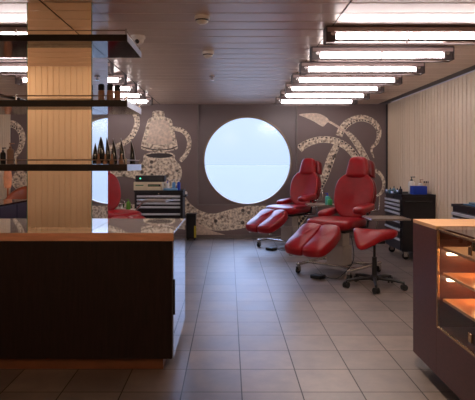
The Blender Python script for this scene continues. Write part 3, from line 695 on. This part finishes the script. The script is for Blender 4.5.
# ------------------------------------------------------------------ tattoo chairs
def make_chair(mirror=1):
    root = empty('tattoo_chair')
    def O(name, mb, m, parent=root, bev=0):
        if mirror < 0: mb.v = [(-a, b, c) for a, b, c in mb.v]
        return mb.build(name, m, parent, bev)
    # seat
    so = smooth_outline([(-.25, -.28), (0, -.31), (.25, -.28), (.29, -.12), (.26, .12), (.2, .25), (0, .27), (-.2, .25), (-.26, .12), (-.29, -.12)], 60)
    def fseat(v): return Vector((v.x*1.04, v.y*1.04, .59+v.z+.05*v.x*v.x*4-.02*max(0, -v.y)))
    O('seat', MB().pad(so, .125, fseat, .3, .7), 'red_leather')
    O('seat_plate', MB().box(-.2, .2, -.2, .2, .5, .52), 'black_plastic', bev=.006)
    # backrest, leaning back
    lean = R(16); M = Matrix.Translation((0, .30, .63)) @ Matrix.Rotation(PI/2-lean, 4, 'X')   # local x side, y up, z towards the sitter... 
    bo = []
    for i in range(72):
        a_ = 2*PI*i/72; ca, sa = math.cos(a_), math.sin(a_)
        bo.append((.268*math.copysign(abs(ca)**.8, ca)*(1+.05*sa-.05*max(0, sa)**3), .282+.305*math.copysign(abs(sa)**.88, sa)))
    def fback(v):
        q = v.copy(); q.z += .9*v.x*v.x - .03*math.sin(PI*v.y/.54); return M @ q
    bk = O('backrest', MB().pad(bo, .095, fback, .3, .7), 'red_leather')
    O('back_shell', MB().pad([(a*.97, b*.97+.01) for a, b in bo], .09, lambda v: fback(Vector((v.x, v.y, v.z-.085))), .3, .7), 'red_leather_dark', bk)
    # headrest: front pillow with a second pillow behind it
    ho = smooth_outline([(-.13, 0), (.13, 0), (.15, .045), (.136, .15), (.115, .235), (.06, .27), (-.06, .27), (-.115, .235), (-.136, .15), (-.15, .045)], 60)
    MH = Matrix.Translation((0, .47, 1.115)) @ Matrix.Rotation(PI/2-R(12), 4, 'X')
    hd = O('headrest', MB().pad(ho, .11, lambda v: MH @ (v+Vector((0, 0, -.4*v.x*v.x+.045))), .34, .7), 'red_leather')
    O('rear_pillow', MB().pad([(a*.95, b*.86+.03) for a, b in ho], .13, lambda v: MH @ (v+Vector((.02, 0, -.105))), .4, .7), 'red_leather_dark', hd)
    O('headrest_stem', MB().cyl((0, .5, 1.02), (0, .53, 1.16), .014), 'chrome', hd)
    # armrests
    ao = smooth_outline([(-.045, -.19), (.0, -.205), (.05, -.18), (.062, -.08), (.052, .05), (.035, .15), (0, .18), (-.035, .15), (-.05, .05), (-.06, -.08)], 50)
    for s in (-1, 1):
        ax, ay, az = (.335, .02, .785) if s > 0 else (-.30, .28, .69)
        ar = O('armrest', MB().pad([(a*1.15+ax, b*1.05+ay) for a, b in ao], .085, lambda v: v+Vector((0, 0, az+.1*(v.y-ay))), .36, .7), 'red_leather')
        b = MB(); b.tube([(ax, ay+.04, az-.035), (ax, ay+.08, az-.12), (s*.31, .12, .56), (s*.2, .12, .535)], .014); O('armrest_bracket', b, 'black_plastic', ar)
        k = MB(); k.cyl((ax, ay+.07, az-.13), (ax+s*.05, ay+.07, az-.13), .02); O('bracket_knob', k, 'chrome', ar)
    # leg rest: two padded halves sloping down to the front
    MF = Matrix.Translation((0, -.37, .54)) @ Matrix.Rotation(R(25), 4, 'X')
    for s in (-1, 1):
        lo = smooth_outline([(-.006, .03), (.06, .05), (.14, .055), (.22, .035), (.268, -.04), (.28, -.16), (.278, -.32), (.25, -.45), (.19, -.5), (.1, -.515), (.02, -.5), (-.006, -.46), (-.008, -.32), (-.008, -.14)], 60)
        lo = [(s*(a*.94+.009), b*.96) for a, b in lo]
        if s < 0: lo = lo[::-1]
        def fleg(v, s=s):
            q = v.copy(); u = abs(v.x)-.13
            q.z += .022*math.exp(-((v.y+.02)/.08)**2) - .9*u*u
            return MF @ q
        O('leg_pad', MB().pad(lo, .12, fleg, .16, .7), 'red_leather')
    lf = MB()
    for s in (-1, 1):
        lf.tube([MF @ Vector((s*.2, .04, -.075)), MF @ Vector((s*.2, -.4, -.075))], .012)
        lf.box(s*.2-.02, s*.2+.02, -.43, -.38, -.1, -.055, MF)
    lf.tube([MF @ Vector((-.2, -.1, -.075)), MF @ Vector((.2, -.1, -.075))], .012)
    lf.tube([(0, -.2, .5), MF @ Vector((0, -.02, -.08)), MF @ Vector((0, -.12, -.08))], .02)
    O('leg_rest_frame', lf, 'chrome')
    # lifting column, base, casters
    cmb = MB(); cmb.box(-.115, .115, -.1, .1, .09, .33, b=.01); cmb.box(-.095, .095, -.08, .08, .33, .5, b=.008); O('column', cmb, 'steel')
    bs = MB()
    for s in (-1, 1):
        bs.box(s*.34-.022, s*.34+.022, -.38, .38, .095, .125, b=.006)
    bs.box(-.32, .32, -.19, -.15, .097, .123, b=.006); bs.box(-.32, .32, .15, .19, .097, .123, b=.006); bs.box(-.14, .14, -.15, .15, .09, .11)
    bf = O('base_frame', bs, 'chrome')
    for sx_ in (-1, 1):
        for sy_ in (-1, 1):
            x_, y_ = sx_*.34, sy_*.355
            f_ = MB(); f_.cyl((x_, y_, .08), (x_, y_, .094), .02); f_.box(x_-.02, x_-.016, y_-.03, y_+.02, .03, .08); f_.box(x_+.016, x_+.02, y_-.03, y_+.02, .03, .08)
            fo = O('caster', f_, 'chrome')
            O('wheel', MB().cyl((x_-.013, y_-.008, .036), (x_+.013, y_-.008, .036), .0355, n=18), 'rubber', fo)
    # foot pedal and cable, back handle
    O('foot_pedal', MB().rbox(-.07, .07, -.52, -.4, .002, .045, .012), 'black_plastic')
    O('cable', MB().tube(curve_pts([(.05, -.42, .03), (.18, -.34, .01), (.3, -.2, .2), (.22, -.1, .47)], 6), .005), 'black_plastic')
    O('back_handle', MB().tube([(.2, .35, .72), (.3, .43, .74), (.3, .44, .9), (.2, .44, .92)], .009), 'chrome')
    tr = R(42); MT = Matrix.Translation((.65, -.11, .705)) @ Matrix.Rotation(tr, 4, 'Z')
    tp = O('instrument_tray', MB().box(-.21, .21, -.21, .21, -.01, 0, MT), 'tray_metal', bev=.002)
    if mirror > 0:
        tl = MB()
        for a4 in ((-.21, .21, -.21, -.204), (-.21, .21, .204, .21), (-.21, -.204, -.203, .203), (.204, .21, -.203, .203)): tl.box(*a4, .0005, .009, MT)
        O('tray_lip', tl, 'chrome', tp)
        O('tray_arm', MB().tube(curve_pts([(.6, -.05, .69), (.5, .0, .67), (.46, .06, .6), (.4, .1, .53), (.2, .1, .51)], 6), .012), 'chrome', tp)
    O('back_support', MB().box(-.05, .05, .2, .335, .5, .56, b=.006).box(-.035, .035, .325, .365, .5, .8, b=.006), 'black_plastic')
    return root
cha = make_chair()
cha.location = (1.32, 6.5, 0); cha.rotation_euler = (0, 0, -R(42))
tag(cha, 'red leather tattoo chair nearer the viewer, beside the saddle stool', 'chair', 'red leather tattoo chairs')
dup(cha, (.965, 8.5, 0), -R(45), 'red leather tattoo chair farther back, in front of the right edge of the round window')
C3 = dup(cha, (-1.59, 7.5, 0), R(38), 'red leather tattoo chair on the left, partly behind the mirrored column')

for ch in C3.children:
    if ch.name.startswith('instrument_tray'): ch.location = (-.05, .0, .075)
    if ch.name.startswith('armrest'): ch.location = (-.67, 0, 0) if max(v.co.z for v in ch.data.vertices) > .8 else (.45, .12, -.22)

# side table between the two right chairs with bottles
def side_table(loc, zt, label):
    r = empty('side_table', loc, 0, label, 'table')
    MB().box(-.2, .2, -.15, .15, zt-.025, zt, b=.006).build('table_top', 'white_plastic', r)
    MB().cyl((0, 0, .03), (0, 0, zt-.026), .02).build('post', 'chrome', r)
    MB().lathe([(.17, 0), (.17, .02), (.03, .03)], 28).build('base', 'steel', r)
def spray(xp, D, z, hh, body, head, label):
    pump_bottle('spray_bottle', ((xp-VX)*D/F, D, z), .035, hh, body, head, label, 'plastic bottles beside the red chairs', PI)
mat('teal_bottle', (70, 165, 150), .3)
spray(327.5, 7.93, .7055, .17, 'teal_bottle', 'blue_plastic', 'teal spray bottle with a blue head on the tray of the farther right red chair')
spray(330, 7.83, .7055, .12, 'green_plastic', 'green_plastic', 'short green bottle beside the teal spray bottle')
p = P(122, 211, 8.4); side_table((p.x, 8.36, 0), .60, 'small white side table behind the left red chair')
spray(128.5, 8.36, .6005, .16, 'lime_plastic', 'lime_plastic', 'lime green bottle behind the left red chair')
r = empty('wire_basket', ((120.5-VX)*8.36/F, 8.36, .6005), 0, 'round chrome wire basket beside the lime green bottle', 'basket')
MB().lathe([(.05, .001), (.065, .09)], 20, cap=False).build('wire_bowl', 'chrome', r)
MB().tube([(.07*math.cos(a*PI/8), 0, .09+.06*math.sin(a*PI/8)) for a in range(9)], .006).build('bail', 'chrome', r)
MB().ball((0, 0, .05), .042).build('cotton_roll', 'white_plastic', r)

# ------------------------------------------------------------------ saddle stool
r = empty('saddle_stool', (1.535, 5.72, 0), 0, 'red leather saddle stool on a black five-star base with casters', 'stool')
so = smooth_outline([(-.205, -.15), (-.15, -.2), (-.02, -.17), (.1, -.11), (.2, -.075), (.235, 0), (.2, .075), (.1, .11), (-.02, .17), (-.15, .2), (-.205, .15), (-.215, 0)], 72)
def fsad(v):
    q = Vector((v.x, v.y, v.z)); d = max(0, 1-(v.x+.22)/.45)
    q.z += .56-3.0*v.y*v.y*(.45+.8*d)+.026*(max(0, -(v.x+.08))/.12)**1.5+.012*max(0, v.x)/.2
    return Matrix.Rotation(R(-12), 4, 'Z') @ q
MB().pad(so, .1, fsad, .32, .7).build('seat', 'red_leather', r)
MB().rbox(-.09, .1, -.06, .06, .465, .5, .01).build('seat_mechanism', 'black_plastic', r)
lv = MB().tube([(-.06, -.05, .475), (-.14, -.1, .46), (-.2, -.12, .46)], .006).build('lever', 'black_plastic', r)
m = MB(); m.cyl((0, 0, .3), (0, 0, .47), .014); m.cyl((0, 0, .1), (0, 0, .32), .026); m.build('gas_column', 'black_plastic', r)
hub = MB().lathe([(.03, .07), (.045, .08), (.045, .12), (.028, .13)], 20).build('hub', 'black_plastic', r)
for k in range(5):
    a = R(-72*k-108+6); c, s = math.cos(a), math.sin(a)
    MB().tube([(.04*c, .04*s, .1), (.18*c, .18*s, .095), (.31*c, .31*s, .078)], .017, 8, radii=[.02, .017, .013]).build('leg', 'black_plastic', r)
    f_ = MB(); f_.cyl((.305*c, .305*s, .045), (.305*c, .305*s, .075), .008); MW = Matrix.Translation((.305*c, .305*s, .0)) @ Matrix.Rotation(a+.6, 4, 'Z'); f_.box(-.02, .02, -.008, .008, .03, .06, MW)
    fo = f_.build('caster', 'black_plastic', r)
    for sgn in (-1, 1):
        A = MW @ Vector((0, sgn*.009, .032)); B = MW @ Vector((0, sgn*.026, .032)); MB().cyl(A, B, .0315, n=18).build('wheel', 'rubber', fo)

# ------------------------------------------------------------------ glass display case, right foreground
CX0, CX1_, CY0, CY1_ = 1.195, 1.95, 1.7, 3.52; HT = .943; GY = 3.125
r = empty('display_case', ((CX0+CX1_)/2, (CY0+CY1_)/2, 0), 0, 'dark wooden display case with lit shelves behind glass, in the right foreground', 'display case')
ox, oy = r.location.x, r.location.y
def dbx(name, x0, x1, y0_, y1_, z0, z1, m, bev=.0015, parent=None): return MB().box(x0-ox, x1-ox, y0_-oy, y1_-oy, z0, z1).build(name, m, parent or r, bev)
dbx('plinth', CX0+.09, CX1_-.02, CY0+.05, CY1_-.09, 0, .083, 'dark_trim', 0)
dbx('bottom_panel', CX0, CX1_, CY0, GY, .084, .36, 'case_wood')
dbx('end_cabinet', CX0, CX1_, GY+.0005, CY1_, .084, HT-.022, 'case_wood')
tw = dbx('wooden_top', CX0, CX1_, GY, CY1_, HT-.0215, HT, 'light_wood')
gt = dbx('glass_top', CX0+.003, CX1_-.003, CY0, GY-.002, HT-.012, HT-.002, 'clear_glass', 0)
dbx('back_panel', CX1_-.02, CX1_, CY0, GY-.001, .3605, HT-.014, 'case_wood')
fm = MB()
for a in ((CX0, CX0+.012, GY-.018, GY-.002, .3605, HT-.014), (CX0, CX0+.012, CY0, GY-.019, .3605, .373), (CX0, CX0+.012, CY0, GY-.019, HT-.026, HT-.014)):
    fm.box(a[0]-ox, a[1]-ox, a[2]-oy, a[3]-oy, a[4], a[5])
frm = fm.build('brass_frame', 'brass', r, .001)
split = 2.655
for k, (a, b) in enumerate(((split+.003, GY-.02), (CY0+.01, split-.003))):
    d = MB().box(CX0+.001-ox, CX0+.009-ox, a-oy, b-oy, .375, HT-.028).build('glass_door', 'clear_glass', r)
    if k == 0:
        for z in (.44, .87):
            MB().box(CX0-.006-ox, CX0+.0-ox, a+.002-oy, a+.04-oy, z-.022, z+.022).build('hinge', 'brass', d, .002)
for z in (.825, .677, .528):
    dbx('shelf', CX0+.03, CX1_-.021, CY0+.01, GY-.019, z-.016, z, 'shelf_wood')
    if z > .6:
        dbx('shelf_light', CX0+.05, CX0+.11, GY-.05, GY-.0195, z-.045, z-.034, 'led_light')
        ld = bpy.data.lights.new('shelf_glow', 'POINT'); ld.energy = CASE_W; ld.color = (1, .5, .22); ld.shadow_soft_size = .03
        for yy in (GY-.12, 2.55):
            lo = bpy.data.objects.new('shelf_glow', ld); C.objects.link(lo); lo.location = (CX0+.2-ox, yy-oy, z-.05); lo.parent = r
for k, (X, Y) in enumerate(((1.36, 2.95), (1.5, 3.0), (1.42, 2.8))):
    b = empty('black_jar', (X, Y, .8256), 0, ['black jar standing nearest the glass on the top shelf of the display case', 'black jar standing deepest on the top shelf of the display case', 'black jar standing between the others on the top shelf of the display case'][k], 'jar', 'black jars in the display case')
    MB().lathe([(.032, 0), (.034, .003), (.034, .045)], 18).build('body', 'black_plastic', b)
    MB().lathe([(.035, .0455), (.035, .06), (.03, .064)], 18).build('lid', 'dark_trim', b)

# ------------------------------------------------------------------ left far corner: black cabinet, brown tub chair, amber lamp
r = empty('black_cabinet', (-2.62, 5.6, 0), 0, 'long low black cabinet seen left of the column below the brown chair', 'cabinet')
MB().box(-.3, .3, -.6, .75, .08, .87).build('body', 'navy_paint', r, .004)
MB().box(-.26, .26, -.56, .71, 0, .079).build('plinth', 'black_plastic', r)
MB().box(-.31, .31, -.61, .76, .8705, .887).build('top', 'black_gloss', r, .003)
for k in range(3): MB().box(.3005, .312, -.58+.445*k, -.58+.43+.445*k, .1, .86).build('door', 'navy_paint', r, .003)
r = empty('tub_chair', (-2.9, 7.65, 0), 0, 'brown leather tub chair in the far left corner behind the black cabinet', 'chair')
arc = []
m = MB(); prof = []
n = 28
vs = []; fs = []
for i in range(n+1):
    a = R(-20)+R(220)*i/n; top = .60+.385*math.sin(max(0, min(PI, (a+R(20))/R(220)*PI)))**.7
    for (rr, z) in ((.285, .3), (.29, top-.04), (.275, top), (.235, top), (.21, top-.05), (.2, .3)):
        vs.append((rr*math.cos(a), rr*math.sin(a), z))
for i in range(n):
    for k in range(6): fs.append((i*6+k, i*6+(k+1) % 6, (i+1)*6+(k+1) % 6, (i+1)*6+k))
fs += [tuple(range(6)), tuple(range(n*6, n*6+6))]
m.add(vs, fs, True); m.build('backrest', 'brown_leather', r)
MB().pad(smooth_outline([(.19*math.cos(a*PI/6), .19*math.sin(a*PI/6)-.04) for a in range(12)], 48), .14, lambda v: v+Vector((0, 0, .43)), .3, .7).build('seat', 'brown_leather', r)
MB().box(-.18, .18, -.18, .18, .29, .355, b=.02).build('seat_frame', 'dark_trim', r)
for sx_ in (-1, 1):
    for sy_ in (-1, 1): MB().cyl((sx_*.2, sy_*.18, 0), (sx_*.17, sy_*.15, .3), .014, .02).build('leg', 'dark_trim', r)
r = empty('amber_lamp', (-3.47, 8.5, 0), 0, 'glowing amber floor lamp in the far left corner behind the brown chair', 'lamp')
MB().lathe([(.12, 0), (.12, .02), (.02, .03)], 24).build('base', 'copper', r)
MB().cyl((0, 0, .03), (0, 0, .92), .012).build('pole', 'copper', r)
MB().lathe([(.045, .921), (.06, .98), (.065, 1.1), (.05, 1.2), (.03, 1.26)], 24).build('lamp_shade', 'lamp_amber', r)

# black floor box beside the back wall, small wall plug
r = empty('black_bin', ((191.5-VX)*9.3/F, 9.3, 0), 0, 'narrow black bin with yellow tape standing against the end wall', 'bin')
MB().box(-.08, .08, -.1, .1, .03, .43).build('body', 'black_plastic', r, .006)
MB().box(-.085, .085, -.105, .105, .4305, .455).build('lid', 'black_plastic', r, .005)
MB().box(.0805, .084, -.09, -.06, .05, .25).box(.05, .079, -.1025, -.1005, .05, .25).build('yellow_tape', 'yellow_tape', r)
for sx_ in (-1, 1):
    for sy_ in (-1, 1): MB().cyl((sx_*.06-.008, sy_*.07, .015), (sx_*.06+.008, sy_*.07, .015), .0145).build('wheel', 'rubber', r)
p = P(185.5, 193, YB); r = empty('wall_knob', (p.x, YB-.006, p.z), 0, 'small white round wall switch right of the left tool chest', 'switch')
MB().cyl((0, .003, 0), (0, -.006, 0), .035, n=20).build('plate', 'white_plastic', r)
MB().cyl((0, -.0065, 0), (0, -.02, 0), .018, n=20).build('dial', 'white_plastic', r)
